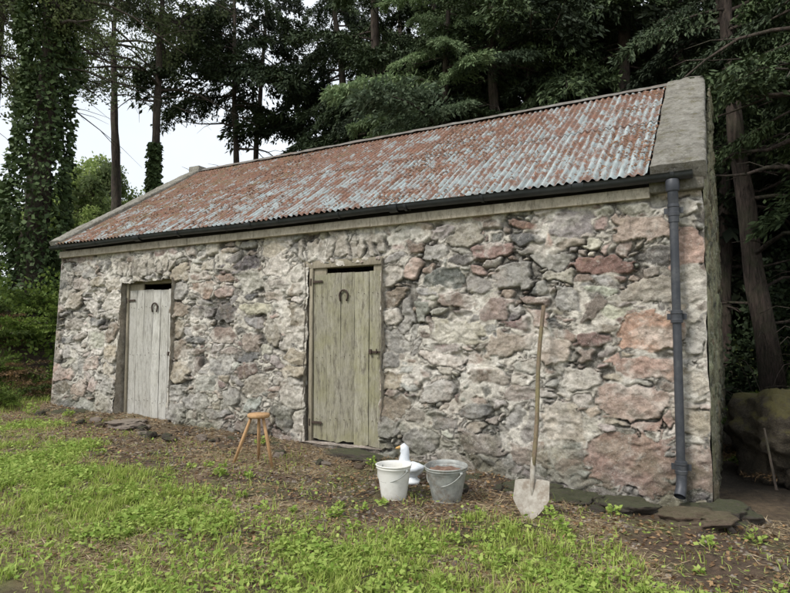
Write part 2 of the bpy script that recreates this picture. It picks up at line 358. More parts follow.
for k,D in enumerate((D1,D2)):
    patch('jamb',(D[0]-.03,-.09,-.2),(D[0]-.03,.42,-.2),(D[0]-.03,-.03,D[3]+.03),20,80,amp=.05,seed=5+k)
    patch('jamb',(D[1]+.03,.42,-.2),(D[1]+.03,-.09,-.2),(D[1]+.03,.42,D[3]+.03),20,80,amp=.05,seed=9+k)
    patch('lintel_soffit',(D[0]-.05,-.01,D[3]+.03),(D[1]+.05,-.01,D[3]+.03),(D[0]-.05,.42,D[3]+.03),40,14,seed=12+k)
    patch('threshold',(D[0]-.05,-.12,D[2]-.015),(D[1]+.05,-.12,D[2]-.015),(D[0]-.05,.42,D[2]-.015),40,14,(.36,.31,.27),.03,seed=14+k)
    patch('threshold_face',(D[0]-.03,-.085,-.2),(D[1]+.03,-.085,-.2),(D[0]-.03,-.1,D[2]-.01),60,24,(.22,.19,.16),.06,seed=16+k)
YB=5.3;RY=2.65;ZE=2.66;ZR=4.50
def gable(name,x0,x1,flip,seed):
    ys=np.arange(0,YB+.01,.025);ts=np.arange(-.25,ZR,.025)
    stn=gen_stones(0,YB,-.2,ZR,[],[],seed,.7)
    Yy,Zz,Hh,cc=field(ys,ts,stn,seed);top=ZE+(ZR-ZE)*(1-np.abs(Yy-RY)/RY)
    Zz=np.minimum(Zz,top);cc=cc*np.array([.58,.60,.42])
    e=sstep(0,.06,Yy)*sstep(YB,YB-.06,Yy)
    Xx=x0+(x1-x0)*Yy/YB+(Hh*e)*(1 if not flip else -1)
    F=grid_faces(len(ys),len(ts));zt=Zz.ravel()[F];k=(zt.max(1)-zt.min(1))>1e-4
    Yo=Yy-.07*np.clip(1-Zz/2.6,0,1.1)*(Yy<.3)
    return obj(name,make_mesh(name,np.stack([Xx,Yo,Zz],-1),F[k],[M_STONE],True,cc.reshape(-1,3)),shed)
gable('right_gable',XR,.07,False,11);gable('left_gable',XL,XL,True,12)
bx=np.arange(XL,.06,.05);bz=np.arange(-.25,2.62,.04);stn=gen_stones(XL,0,-.2,2.6,[],[],15,.4)
Xb,Zb,Hb,cb=field(bx,bz,stn,15)
obj('rear_wall',make_mesh('rear_wall',np.stack([Xb,YB+Hb,Zb],-1),grid_faces(len(bx),len(bz))[:,::-1],[M_STONE],True,cb.reshape(-1,3)),shed)

# ---------------------------------------------------------------- roof
EY,EZ=-.14,2.745;PY,PZ=2.65,4.56;AMP=.0135
def roof(name,side):
    nw=int((RX1-RX0)/.076);xs=RX0+np.arange(nw*10+1)*.0076
    Vall=[];Fall=[];n0=0
    sl=np.array([PY-EY,PZ-EZ]);Ls=np.linalg.norm(sl);sl=sl/Ls;nr=np.array([-sl[1],sl[0]])
    for (a,b) in((0.0,.53),(.5,1.0)):
        ts=np.linspace(a,b,26);Xg,T=np.meshgrid(xs,ts,indexing='ij')
        off2=.008 if a>0 else 0
        w=AMP*np.cos((Xg-RX0)/.076*2*np.pi)+off2
        sheet=np.floor((Xg-RX0)/.61);w=w+(_h(sheet,sheet*0,5)-.5)*.010+(fbm(Xg*.9,T*4,3,15)-.5)*.035
        if a==0: T=T-(T<.001)*(_h(sheet,sheet*0,9))*.008
        else: T=T-(T<.501)*(_h(sheet,sheet*0,19))*.012
        y=EY+T*Ls*sl[0]+w*nr[0];z=EZ+T*Ls*sl[1]+w*nr[1]
        if side<0: y=2*PY-y
        Vall.append(np.stack([Xg,y,z],-1).reshape(-1,3));Fall.append(grid_faces(len(xs),len(ts))+n0);n0+=len(Vall[-1])
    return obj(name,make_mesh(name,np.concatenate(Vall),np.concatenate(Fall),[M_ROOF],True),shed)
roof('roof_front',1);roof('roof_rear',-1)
b=MB();xs_=np.linspace(RX0-.02,RX1+.02,90)
V=[];
for x in xs_:
    for (dy,dz) in((-.12,-.062),(-.08,-.04),(-.05,-.016),(-.025,.006),(0,.014),(.025,.006),(.05,-.016),(.12,-.066)):
        V.append((x,PY+dy+random.gauss(0,.002),PZ+.032+dz+random.gauss(0,.003)))
b.add(V,grid_faces(90,8))
obj('ridge_cap',b.mesh('ridge_cap',[m_simple('ridge_rusted',(.10,.085,.07),(.20,.19,.17),6,.85,0,.3,.004,(.15,.09,.06),.8)],True),shed)
def lumps(n,fn,smin,smax,flat):
    base=np.array([[1,0,0],[.5,.87,0],[-.5,.87,0],[-1,0,0],[-.5,-.87,0],[.5,-.87,0],[.5,.2,.8],[-.35,.4,.9],[-.1,-.5,.75]],float)
    tris=np.array([[0,1,6],[1,2,7],[1,7,6],[2,3,7],[3,4,8],[3,8,7],[4,5,8],[5,0,6],[5,6,8],[6,7,8]])
    P,Nn=fn(n);n=len(P);sc=rng.uniform(smin,smax,(n,1,1))*rng.uniform(.6,1.4,(n,1,3))
    a=rng.uniform(0,6.28,n);ca,sa=np.cos(a),np.sin(a);B=base[None]*sc+rng.normal(0,.12,(n,9,3))*sc
    B[:,:,2]*=flat;x=B[:,:,0]*ca[:,None]-B[:,:,1]*sa[:,None];y=B[:,:,0]*sa[:,None]+B[:,:,1]*ca[:,None];z=B[:,:,2]
    up=Nn;ex=np.array([1.,0,0]);ey=np.cross(up,ex);
    V=P[:,None]+x[...,None]*ex+y[...,None]*ey[:,None]+z[...,None]*up[:,None]
    T=(tris[None]+(np.arange(n)*9)[:,None,None]).reshape(-1,3);return V.reshape(-1,3),T
def onroof(n):
    x=rng.uniform(RX0+.02,RX1-.02,n);t=rng.uniform(.01,.99,n)
    k=.5*fbm(x*1.4,t*5,4,8)+.5*fbm(x*6,t*16,3,9)+.10*(-x/8)+.06*t;m=k>rng.uniform(.50,.66,n);x=x[m];t=t[m]
    x=RX0+(np.round((x-RX0)/.076)+rng.choice([0,.5],len(x),p=[.3,.7]))*.076+rng.normal(0,.009,len(x))
    sl=np.array([PY-EY,PZ-EZ]);Lq=np.linalg.norm(sl);nr=np.array([-sl[1],sl[0]])/Lq
    P=np.stack([x,EY+t*sl[0],EZ+t*sl[1]],1);P[:,1:]+=nr*(AMP*np.cos((x-RX0)/.076*2*np.pi)+(fbm(x*.9,t*4,3,15)-.5)*.035-.001)[:,None]+nr*np.where(t>.5,.008,0)[:,None]
    return P,np.repeat([[0,nr[0],nr[1]]],len(x),0)
V,T=lumps(30000,onroof,.006,.019,.45)
M_CRUST=m_leaf('rust_moss_crust',(.08,.045,.03),(.23,.125,.07),.0,False)
obj('roof_moss',make_mesh('roof_moss',V,T,[M_CRUST]),shed)

def coping(name,x0,x1):
    b=MB();sl=np.array([PY-EY,PZ-EZ]);sl=sl/np.linalg.norm(sl);nr=np.array([-sl[1],sl[0]])
    n=90
    for side in(1,-1):
        prof=[(x0,-.06),(x0,.046),(x0+.012,.058)]+[(x0+(x1-x0)*q,.064) for q in(.2,.35,.5,.65,.8)]+[(x1-.012,.058),(x1,.046),(x1,-.11)]
        m_=len(prof);V=[]
        for i in range(n):
            t=i/(n-1)
            for k,(x,h) in enumerate(prof):
                y=EY+t*(PY-EY);z=EZ+t*(PZ-EZ)
                jj=.016*(mnoise.noise(Vector((x*3,y*2.5,z*2.5)))) + .012*mnoise.noise(Vector((x*18,y*18,z*18)))
                yy=y+nr[0]*(h+jj);zz=z+nr[1]*(h+jj)
                if i==n-1: zz=PZ+h*1.15+jj;yy=PY
                if side<0:yy=2*PY-yy
                V.append((x+jj*.9,yy,zz))
        b.add(V,grid_faces(n,m_))
        b.add(np.array(V[:m_]),None,[[0,i,i+1] for i in range(1,m_-1)])
    return obj(name,b.mesh(name,[M_CONC],False),shed)
coping('right_coping',-.455,-.03);coping('left_coping',-9.0,-8.72)
def rock(name,loc,scale,mat,parent=None,seed=0,amp=.25,sub=4,rot=(0,0,0),square=.0):
    bm=bmesh.new();bmesh.ops.create_icosphere(bm,subdivisions=sub,radius=1)
    for v in bm.verts:
        p=v.co.copy()
        if square:
            m=max(abs(p.x),abs(p.y),abs(p.z));p=p.lerp(p/m,square)
        d=mnoise.fractal(v.co*1.3+Vector((seed*7.1,seed*3.3,0)),1.0,2.0,5)+.3*mnoise.fractal(v.co*5+Vector((seed,0,0)),1,2,3)
        v.co=p*(1+amp*d)
    me=bpy.data.meshes.new(name);bm.to_mesh(me);bm.free();me.materials.append(mat)
    me.polygons.foreach_set('use_smooth',np.ones(len(me.polygons),bool))
    o=obj(name,me,parent,loc);o.scale=scale;o.rotation_euler=rot;return o
b=MB();b.box(-.47,-.05,-.10,.1,2.58,2.70,.004);o=obj('kneeler',b.mesh('kneeler',[M_CONC]),shed);bevel(o,.012)
b=MB();b.box(-8.98,-8.72,2.52,2.80,4.48,4.645,.006);o=obj('ridge_block',b.mesh('ridge_block',[M_CONC]),shed);bevel(o,.015)
b=MB();
for (a,c_) in((-8.86,-6.1),(-6.097,-3.3),(-3.297,-.47)): b.box(a,c_,-.085,-.03,2.54,2.635,.002)
o=obj('eaves_board',b.mesh('eaves_board',[M_PLATE]),shed);bevel(o,.004)
b=MB();b.box(-8.86,-.5,-.03,.3,2.60,2.70);obj('wall_plate',b.mesh('wall_plate',[M_DARK]),shed)
b=MB()
for i in range(14):
    x=-8.6+i*.62;b.add([(x,-.02,2.66),(x+.05,-.02,2.66),(x+.05,2.6,4.42),(x,2.6,4.42),(x,-.02,2.56),(x+.05,-.02,2.56),(x+.05,2.6,4.32),(x,2.6,4.32)],[[4,5,6,7],[0,4,7,3],[1,2,6,5],[0,1,5,4]])
obj('rafters',b.mesh('rafters',[M_DARK]),shed)
# gutter
b=MB();xg=np.linspace(-8.93,-.13,60);V=[]
prof=[];R=.056
for a in np.linspace(np.pi,2*np.pi,10): prof.append((R*math.cos(a),R*math.sin(a)))
prof=[(-R-.006,.004)]+prof+[(R+.006,.004)]+[((R-.006)*math.cos(a),(R-.006)*math.sin(a)+.003) for a in np.linspace(2*np.pi,np.pi,10)]+[(-R-.006,.004)]
for x in xg:
    sag=.007*math.sin(x*1.7)
    for p in prof: V.append((x,-.155+p[0],2.712+p[1]+sag))
b.add(V,grid_faces(60,len(prof)))
for x in(-8.93,-.13):
    c=[(x,-.155+R*math.cos(a),2.712+R*math.sin(a)) for a in np.linspace(np.pi,2*np.pi,10)]+[(x,-.155,2.717)]
    b.add(c,None,[[i,i+1,10] for i in range(9)])
for i in range(11):
    x=-8.7+i*.84
    V=[(x+dx,-.155+(R+.006)*math.cos(a),2.71+(R+.006)*math.sin(a)) for dx in(0,.03) for a in np.linspace(np.pi,2*np.pi,10)]
    b.add(V,grid_faces(2,10));b.box(x,x+.03,-.155+R,-.08,2.66,2.70)
for x in(-7.0,-5.0,-3.0,-1.1):
    V=[(x+dx,-.155+(R+.01)*math.cos(a),2.712+(R+.01)*math.sin(a)) for dx in(0,.1) for a in np.linspace(np.pi,2*np.pi,12)];b.add(V,grid_faces(2,12))
obj('gutter',b.mesh('gutter',[M_GUTTER],True),shed)
# downpipe
b=MB();px=-.285
b.lathe([(.03,.0),(.05,.0),(.055,.02),(.055,.09),(.05,.10)],20,(px,-.155,2.56))
b.tube([(px,-.155,2.60),(px,-.155,2.56),(px,-.15,2.52),(px,-.135,2.47),(px,-.13,2.42),(px,-.13,2.3)],[.042]*6,16)
b.tube([(px,-.13,2.45),(px,-.145,1.3),(px-.002,-.17,.26)],[.035]*3,18)
for z,y in((2.40,-.13),(1.50,-.143),(.27,-.17)):
    b.lathe([(.036,0),(.047,.004),(.048,.03),(.043,.035),(.043,.075),(.048,.08),(.047,.105),(.036,.11)],20,(px,y,z-.05))
    b.box(px-.075,px+.075,y+.02,y+.035,z-.02,z+.03)
b.tube([(px,-.17,.30),(px,-.173,.18),(px-.005,-.19,.11),(px-.015,-.235,.055)],[.041,.041,.042,.045],18,False)
b.tube([(px-.015,-.235,.055),(px-.005,-.19,.11)],[.039,.037],18,False)
o=obj('downpipe',b.mesh('downpipe',[M_IRON],True),shed)
m=o.modifiers.new('e','EDGE_SPLIT');m.split_angle=math.radians(35)

# ---------------------------------------------------------------- doors
def horseshoe(name,x,y,z,r,parent):
    b=MB()
    P=[(x+r*math.cos(a),y,z+ (r*1.1*math.sin(a))) for a in np.linspace(0,np.pi,20)]
    P=[(x+r*.72,y,z-r*1.15),(x+r*.92,y,z-r*.6)]+P+[(x-r*.92,y,z-r*.6),(x-r*.72,y,z-r*1.15)]
    b.tube(P,.010,8);return obj(name,b.mesh(name,[M_RUST],True),parent)
def door(D,leaf,mat,nb,y0,slot,shoe,handle,seed,post,head):
    r=random.Random(seed);x0,x1,z0,z1=leaf;b=MB();w=(x1-x0)/nb;x=x0
    edges=[x0];
    for i in range(nb-1): edges.append(x0+w*(i+1)+r.uniform(-.02,.02))
    edges.append(x1)
    for i in range(nb):
        gp_=r.uniform(.0006,.0028)
        a,c=edges[i]+gp_,edges[i+1]-gp_;yy=y0+r.uniform(-.004,.004)
        top=z1+r.uniform(-.012,.006);bot=z0+r.uniform(-.012,.014)-.02*i/nb
        nx=4;nz=30;V=[];
        for ii in range(nx+1):
            for jj in range(nz+1):
                xx=a+(c-a)*ii/nx;zz=bot+(top-bot)*jj/nz
                if jj==0: zz+=r.uniform(-.010,.012)
                V.append((xx+ .0015*math.sin(zz*7+i)+(r.uniform(-.0015,.0015) if ii in(0,nx) else 0),yy+.004*math.sin(zz*2.5+i)+(.003 if ii in(0,nx) else 0),zz))
        b.add(V,grid_faces(nx+1,nz+1));Vb=[(v[0],v[1]+.026,v[2]) for v in V];b.add(Vb,grid_faces(nx+1,nz+1)[:,::-1])
        b.add([V[0],V[nz],Vb[nz],Vb[0]],[[0,1,2,3]]);k=nx*(nz+1);b.add([V[k],V[k+nz],Vb[k+nz],Vb[k]],[[0,3,2,1]])
        b.add([V[nz],V[k+nz],Vb[k+nz],Vb[nz]],[[0,1,2,3]])
    obj('door_leaf',b.mesh('door_leaf',[mat],False),shed)
    b=MB()
    for zz in(z0+.25,(z0+z1)/2,z1-.25): b.box(x0+.02,x1-.02,y0+.034,y0+.06,zz-.06,zz+.06)
    b.box(x0-.006-post,x0-.006,y0-.02,y0+.09,D[2]-.02,D[3]+.02,.003)
    b.box(x1+.006,D[1]+.05,y0+.018,y0+.09,D[2]-.02,D[3]-.01,.003)
    b.box(D[0]-.06,D[1]+.06,y0-(.02 if head>.03 else -.03),y0+.10,D[3]-head,D[3]+.05,.004)
    if slot:
        b.box(x0,slot[0],y0+.008,y0+.03,z1-.03,D[3]-head+.005,.002);b.box(slot[1],x1,y0+.008,y0+.03,z1-.03,D[3]-head+.005,.002)
    o=obj('door_frame',b.mesh('door_frame',[M_FRAME]),shed);bevel(o,.004)
    horseshoe('horseshoe',shoe[0],y0-.014,shoe[1],.055,shed)
    b=MB()
    for zz in handle['h']:
        b.box(x0-.045,x0+.13,y0-.018,y0-.008,zz-.012,zz+.014);b.tube([(x0-.03,y0-.018,zz-.04),(x0-.03,y0-.018,zz+.04)],.011,8)
    zz=handle['l'];b.box(x1-.16,x1+.015,y0-.018,y0-.008,zz-.010,zz+.010);b.box(x1-.15,x1-.12,y0-.03,y0-.008,zz-.025,zz+.03);b.tube([(x1-.05,y0-.03,zz-.02),(x1-.05,y0-.03,zz+.035)],.008,8)
    for i in range(nb):   # nail heads at the ledges
        for zz in(z0+.25,(z0+z1)/2,z1-.25):
            for q in(.3,.7):
                xx=edges[i]+(edges[i+1]-edges[i])*q;dz_=r.uniform(-.02,.02);b.box(xx-.003,xx+.003,y0-.010,y0+.0,zz-.003+dz_,zz+.003+dz_)
    o=obj('door_ironwork',b.mesh('door_ironwork',[M_RUST]),shed);bevel(o,.001)
door(D1,(-7.40,-6.42,.19,1.99),M_DOOR1,6,.07,(-7.12,-6.47),(-6.86,1.74),{'h':(1.85,),'l':1.10},4,.035,.025)
door(D2,(-4.10,-3.19,.17,2.06),M_DOOR2,5,.0,(-3.93,-3.30),(-3.68,1.80),{'h':(1.97,.36),'l':1.17},5,.055,.035)

# ---------------------------------------------------------------- footing stones
M_R1=m_rock('footing_stone',(.06,.05,.042),(.16,.13,.10),.5);M_R2=m_rock('brown_slab',(.16,.105,.075),(.30,.22,.155),.4)
M_R3=m_rock('mossy_boulder',(.045,.035,.026),(.12,.10,.07),.9,(.115,.10,.03),.62,.78);M_R4=m_rock('pink_slab',(.34,.26,.21),(.46,.38,.31),.1)
F_=[(-.22,-.42,-.07,.27,.20,.075,M_R2,.5),(-.74,-.30,-.075,.26,.20,.07,M_R1,.25),(-1.12,-.26,-.07,.20,.20,.075,M_R1,.2),(-1.62,-.24,-.06,.30,.17,.07,M_R1,.25),(-2.2,-.2,-.04,.20,.16,.08,M_R1,.3),
(-2.75,-.16,-.01,.33,.13,.08,M_R1,.3),(.0,-.12,-.07,.22,.2,.08,M_R1,.3),(-5.2,-.16,.07,.22,.12,.07,M_R1,.3),(-5.8,-.14,.08,.33,.12,.07,M_R1,.3),(-3.5,-.18,.04,.45,.14,.08,M_R1,.3),(-8.3,-.2,.20,.3,.13,.08,M_R1,.4),(-6.95,-.28,.175,.42,.2,.05,M_R4,.7),(-6.15,-.55,.1,.14,.1,.04,M_R4,.5)]
for i in range(46):
    x=random.uniform(-8.8,.1);F_.append((x,random.uniform(-.65,-.1),float(gz(x,-.4))+.005,random.uniform(.03,.10),random.uniform(.03,.07),random.uniform(.02,.05),random.choice([M_R1,M_R1,M_R2,M_R4]),.3))
foot=bpy.data.objects.new('footing_stones',None);COL.objects.link(foot)
for i,f in enumerate(F_): rock('stone',(f[0],f[1],f[2]),(f[3],f[4],f[5]),f[6],foot,i+3,.42,4 if i<13 else 3,(random.uniform(-.08,.08),random.uniform(-.08,.08),random.uniform(-.25,.25)),f[7])
rock('mossy_boulder',(.78,1.5,.28),(.54,.62,.52),M_R3,None,31,.36,5,(0,0,.6),.2)
rock('mossy_boulder',(1.6,.7,.15),(.5,.42,.32),M_R3,None,37,.3,5)
rock('mossy_boulder',(.62,2.9,.25),(.45,.6,.4),M_R3,None,39,.3,5)
b=MB();b.tube([(.42,.62,.0),(.36,.85,.50)],[.012,.009],8);obj('stick',b.mesh('stick',[M_BARK],True))

# ---------------------------------------------------------------- stool
M_PINE=m_wood('varnished_pine',(.42,.24,.11),(.60,.38,.20),(.33,.18,.08),(.4,.25,.1),.1,14,.15)
sx_,sy_=-4.09,-.93;g0=float(gz(sx_,sy_))
stool=bpy.data.objects.new('three_legged_stool',None);COL.objects.link(stool)
b=MB();b.lathe([(.0,.0),(.10,.0),(.110,.008),(.113,.02),(.110,.034),(.102,.042),(.0,.042)],32,(sx_,sy_,g0+.47))
obj('seat',b.mesh('seat',[M_PINE],True),stool)
for i,(dx,dy) in enumerate([(-.21,-.13),(-.13,.16),(.19,.0)]):
    fx,fy=sx_+dx,sy_+dy;b=MB();gf=float(gz(fx,fy))
    b.tube([(sx_+dx*.3,sy_+dy*.3,g0+.475),(sx_+dx*.6,sy_+dy*.6,g0+.27),(fx,fy,gf-.01)],[.014,.018,.014],12)
    obj('leg_%d'%(i+1),b.mesh('leg',[M_PINE],True),stool)

# ---------------------------------------------------------------- buckets
M_ENAM=m_simple('white_enamel',(.68,.67,.62),(.78,.77,.73),6,.4,0,.05,.001,(.38,.35,.28),.5)
M_GALV=m_simple('galvanised_steel',(.24,.25,.24),(.44,.45,.42),14,.6,.3,.2,.002,(.20,.16,.12),.8)
M_SOIL=m_simple('soil_fill',(.12,.07,.05),(.28,.18,.13),25,.95,0,.8,.02)
def bucket(name,x,y,rb,rt,h,mat,fill,handle_ang,tilt=0,rz=0):
    e=bpy.data.objects.new(name,None);COL.objects.link(e);e.location=(x,y,float(gz(x,y))-.012);e.rotation_euler=(tilt,tilt*.5,rz)
    b=MB();pr=[(rb-.004,0),(rb,.0),(rb+.002,.018),(rb-.001,.022)]
    for k in range(1,9): pr.append((rb+(rt-rb)*k/9,h*k/9))
    pr+=[(rt,h-.028),(rt+.003,h-.024),(rt+.001,h-.02),(rt+.002,h-.008),(rt+.008,h-.004),(rt+.009,h+.001),(rt+.004,h+.005),(rt-.003,h),(rt-.005,h-.03),(rb-.004,.03),(0,.028)]
    b.lathe(pr,48)
    for V in b.V:
        a=np.arctan2(V[:,1],V[:,0]);V[:,:2]*=(1+.018*np.sin(a*3+x*9)*V[:,2]/h+.006*np.sin(a*7+V[:,2]*20))[:,None]
    obj('body',b.mesh('body',[mat],True),e)
    b=MB()
    for s in(-1,1): b.lathe([(0,0),(.014,0),(.016,.01),(.012,.022),(0,.022)],12,(s*(rt+.006),0,h-.045))
    A=np.linspace(0,np.pi,26);P=[((rt+.014)*math.cos(a),-(rt+.014)*math.sin(a)*math.cos(handle_ang),h-.03+(rt+.0)*math.sin(a)*math.sin(handle_ang)) for a in A]
    b.tube(P,.004,8);b.tube(P[11:15],.009,10);obj('handle',b.mesh('handle',[M_GALV],True),e)
    if fill:
        n=24;V=[(0,0,h-.05)]+[((rt-.014)*f*math.cos(a),(rt-.014)*f*math.sin(a),h-.06+.025*random.random()) for f in(.5,.97) for a in np.linspace(0,2*np.pi,n,endpoint=False)]
        T=[[0,1+i,1+(i+1)%n] for i in range(n)];Q=[[1+i,1+n+i,1+n+(i+1)%n,1+(i+1)%n] for i in range(n)]
        b=MB();b.add(V,Q,T);obj('soil',b.mesh('soil',[M_SOIL],True),e)
    return e
bucket('white_bucket',-2.47,-1.05,.105,.148,.30,M_ENAM,False,-.75,.0,-.3)
bucket('galvanised_bucket',-2.07,-.84,.12,.178,.30,M_GALV,True,-.75,.05,-.4)

# ---------------------------------------------------------------- small white goose ornament
M_WH=m_simple('white_plaster',(.62,.66,.70),(.76,.79,.82),14,.6,0,.3,.004,(.4,.45,.5),.3)
ox,oy=-2.52,-.60;og=float(gz(ox,oy));orn=bpy.data.objects.new('goose_ornament',None);COL.objects.link(orn);orn.location=(ox,oy,og);orn.rotation_euler=(0,0,-2.9);orn.scale=(1.12,1.12,1.12)
b=MB();b.tube([(-.10,0,.14),(-.07,0,.125),(-.02,0,.11),(.03,0,.11),(.06,0,.14),(.07,0,.19),(.062,0,.24),(.068,0,.275),(.085,0,.29),(.10,0,.288)],[.008,.038,.066,.07,.058,.044,.037,.040,.036,.014],16)
obj('body',b.mesh('body',[M_WH],True),orn)
b=MB();b.tube([(.10,0,.289),(.135,0,.278),(.145,0,.275)],[.014,.009,.003],10);obj('beak',b.mesh('beak',[m_simple('beak_orange',(.5,.3,.1),(.6,.36,.12))],True),orn)
b=MB();b.lathe([(0,0),(.07,0),(.072,.02),(.05,.035),(.03,.07),(.0,.07)],20);obj('base',b.mesh('base',[M_WH],True),orn)
for s in(-1,1):
    b=MB();b.tube([(-.09,s*.035,.13),(-.04,s*.055,.125),(.02,s*.055,.12),(.045,s*.045,.12)],[.006,.03,.034,.012],10);obj('wing',b.mesh('wing',[M_WH],True),orn)

# ---------------------------------------------------------------- shovel
shv=bpy.data.objects.new('long_handled_shovel',None);COL.objects.link(shv)
tip=np.array([-1.30,-1.02,float(gz(-1.3,-1.02))-.015]);top=np.array([-1.41,-.09,1.61]);A=top-tip;Ls=np.linalg.norm(A);A/=Ls
W=np.array([1.,0,0])-A*A[0];W/=np.linalg.norm(W);Nv=np.cross(W,A);
if Nv[1]>0:Nv=-Nv
bl=.33;V=[];ns,nw=26,13
for i in range(ns):
    s=i/(ns-1)
    w=.142*min(1,(s/.5))**.6 if s<.5 else .142-.006*((s-.5)/.5)
    w=max(w,.004)
    for j in range(nw):
        u=-1+2*j/(nw-1);ss=s-(.05*abs(u)**2.5 if s>.9 else 0)*((s-.9)/.1 if s>.9 else 0)
        V.append(tip+A*bl*ss+W*w*u+Nv*(.022*u*u+.012*(1-s)**2-.01*s))
V=np.array(V);b=MB();b.add(V,grid_faces(ns,nw));b.add(V-Nv*.003,grid_faces(ns,nw)[:,::-1])
P=[tip+A*bl*s+Nv*k for s,k in((.55,-.012),(.75,-.004),(1.0,.008),(1.25,.012),(1.5,.012))];b.tube(P,[.004,.014,.02,.021,.022],14)
obj('blade',b.mesh('blade',[m_simple('dirty_blade',(.25,.22,.18),(.42,.39,.34),16,.85,.1,.5,.004,(.17,.12,.08),.75)],True),shv)
P=[tip+A*(bl*1.2+(Ls-bl*1.2)*k/12)+Nv*(.012+.012*math.sin(k*.6))+W*.012*math.sin(k*.6) for k in range(13)]
b=MB();b.tube(P,[.019,.019,.0185,.019,.018,.0195,.018,.019,.018,.019,.018,.019,.0195],14);obj('handle',b.mesh('handle',[m_wood('shovel_ash',(.11,.078,.052),(.21,.15,.10),(.07,.05,.036),(.20,.21,.06),.6,6,.5)],True),shv)

# ---------------------------------------------------------------- vegetation
def leaves_mesh(P,D,Sd,l,w,fold=.0):
    D=D/(np.linalg.norm(D,axis=1)[:,None]+1e-9);Sd=Sd-D*(Sd*D).sum(1)[:,None];Sd/=np.linalg.norm(Sd,axis=1)[:,None]+1e-9
    l=np.asarray(l)[:,None];w=np.asarray(w)[:,None]
    V=np.stack([P,P+D*l*.45+Sd*w,P+D*l,P+D*l*.45-Sd*w],1).reshape(-1,3)
    n=len(P);Q=np.arange(n*4).reshape(n,4);return V,Q
def bough_mesh(name,seed,L=2.8,nt=50,per=36,ll=.13,lw=.024,mat=None,droop=.22,stem_r=.03):
    r=np.random.default_rng(seed);P=[];D=[];b=MB()
    def stem(s): return np.stack([s*L,.08*np.sin(s*4+seed),-droop*L*s**1.8+.05*L*s],-1)
    b.tube([stem(np.array(s)) for s in np.linspace(0,.95,8)],np.linspace(stem_r,.006,8),5,False)
    for k in range(nt):
        s=.12+.88*(k+r.random())/nt;o=stem(np.array(s));sd=r.choice([-1,1]);tl=L*(.34*(1-s*.7)+.05)*r.uniform(.6,1.2)
        ang=r.uniform(.5,1.1);d=np.array([math.cos(ang),sd*math.sin(ang),r.uniform(-.25,.15)])
        q=r.uniform(.0,1,per)**.8;pts=o+d*tl*q[:,None];pts[:,2]-=.35*tl*q**2;pts+=r.normal(0,.0125*L,(per,3))
        dd=d+r.normal(0,.5,(per,3));dd[:,2]-=.25+.5*q
        P.append(pts);D.append(dd)
    P=np.concatenate(P);D=np.concatenate(D);n=len(P)
    V,Q=leaves_mesh(P,D,r.normal(0,1,(n,3))*np.array([1,1,.35]),r.uniform(.6,1.3,n)*ll,r.uniform(.6,1.3,n)*lw)
    nb=len(np.concatenate(b.Q));b.add(V,Q);mi=np.zeros(nb+len(Q),int);mi[nb:]=1
    return make_mesh(name,np.concatenate(b.V),np.concatenate(b.Q),[M_BARK,mat],False,None,mi)
def cluster_mesh(name,seed,R=.9,n=800,ll=.085,lw=.03,mat=None):
    r=np.random.default_rng(seed);b=MB();ends=[]
    for k in range(16):
        d=r.normal(0,1,3);d[2]*=.6;d/=np.linalg.norm(d);e=d*R*r.uniform(.5,1.05);mid=e*.5+r.normal(0,.08,3)
        b.tube([(0,0,0),mid,e],[.014,.009,.003],4,False);ends+= [(mid,e)]
    i=r.integers(0,16,n);t=r.uniform(0,1,n)[:,None];M=np.array([a for a,_ in ends])[i];E=np.array([e for _,e in ends])[i]
    P=M*(1-t)+E*t+r.normal(0,.11,(n,3));D=r.normal(0,1,(n,3));D[:,2]-=.3
    V,Q=leaves_mesh(P,D,r.normal(0,1,(n,3)),r.uniform(.6,1.3,n)*ll,r.uniform(.7,1.3,n)*lw)
    nb=len(np.concatenate(b.Q));b.add(V,Q);mi=np.zeros(nb+len(Q),int);mi[nb:]=1
    return make_mesh(name,np.concatenate(b.V),np.concatenate(b.Q),[M_BARK,mat],False,None,mi)
L_CON=m_leaf('conifer_needles',(.032,.052,.026),(.075,.105,.052),0)
L_CONB=m_leaf('conifer_needles_dark',(.035,.05,.03),(.065,.085,.048),0)
L_CON2=m_leaf('conifer_needles_light',(.10,.155,.08),(.20,.26,.15),.3)
L_DEC=m_leaf('deciduous_leaves',(.09,.12,.055),(.19,.23,.12),.4)
L_DECL=m_leaf('light_green_leaves',(.16,.23,.08),(.30,.36,.15),.45)  # lighter green leaf colour for distant trees and shrubs
L_IVY=m_leaf('ivy_leaves',(.03,.052,.02),(.075,.11,.045),0)
L_FERN=m_leaf('undergrowth_leaves',(.06,.11,.025),(.18,.24,.06),.35)
L_BROWN=m_leaf('dead_bracken',(.10,.06,.03),(.24,.16,.09),.1)
BC=[bough_mesh('conifer_bough_%d'%i,i,mat=L_CON) for i in range(4)]
BB=[bough_mesh('back_bough_%d'%i,40+i,mat=L_CONB,nt=36,per=20,ll=.20,lw=.04) for i in range(3)]
BL=[bough_mesh('light_bough_%d'%i,10+i,mat=L_CON2,nt=60) for i in range(3)]
BF=[bough_mesh('fern_frond_%d'%i,50+i,L=1,nt=44,per=12,ll=.07,lw=.012,mat=L_FERN,droop=.5,stem_r=.006) for i in range(3)]
BD=[bough_mesh('dead_frond_%d'%i,55+i,L=1,nt=36,per=9,ll=.07,lw=.010,mat=L_BROWN,droop=.8,stem_r=.006) for i in range(2)]
CD=[cluster_mesh('leaf_cluster_%d'%i,20+i,mat=L_DEC) for i in range(3)]
CLt=[cluster_mesh('light_green_cluster_%d'%i,30+i,mat=L_DECL,n=800,ll=.14,lw=.06) for i in range(2)]
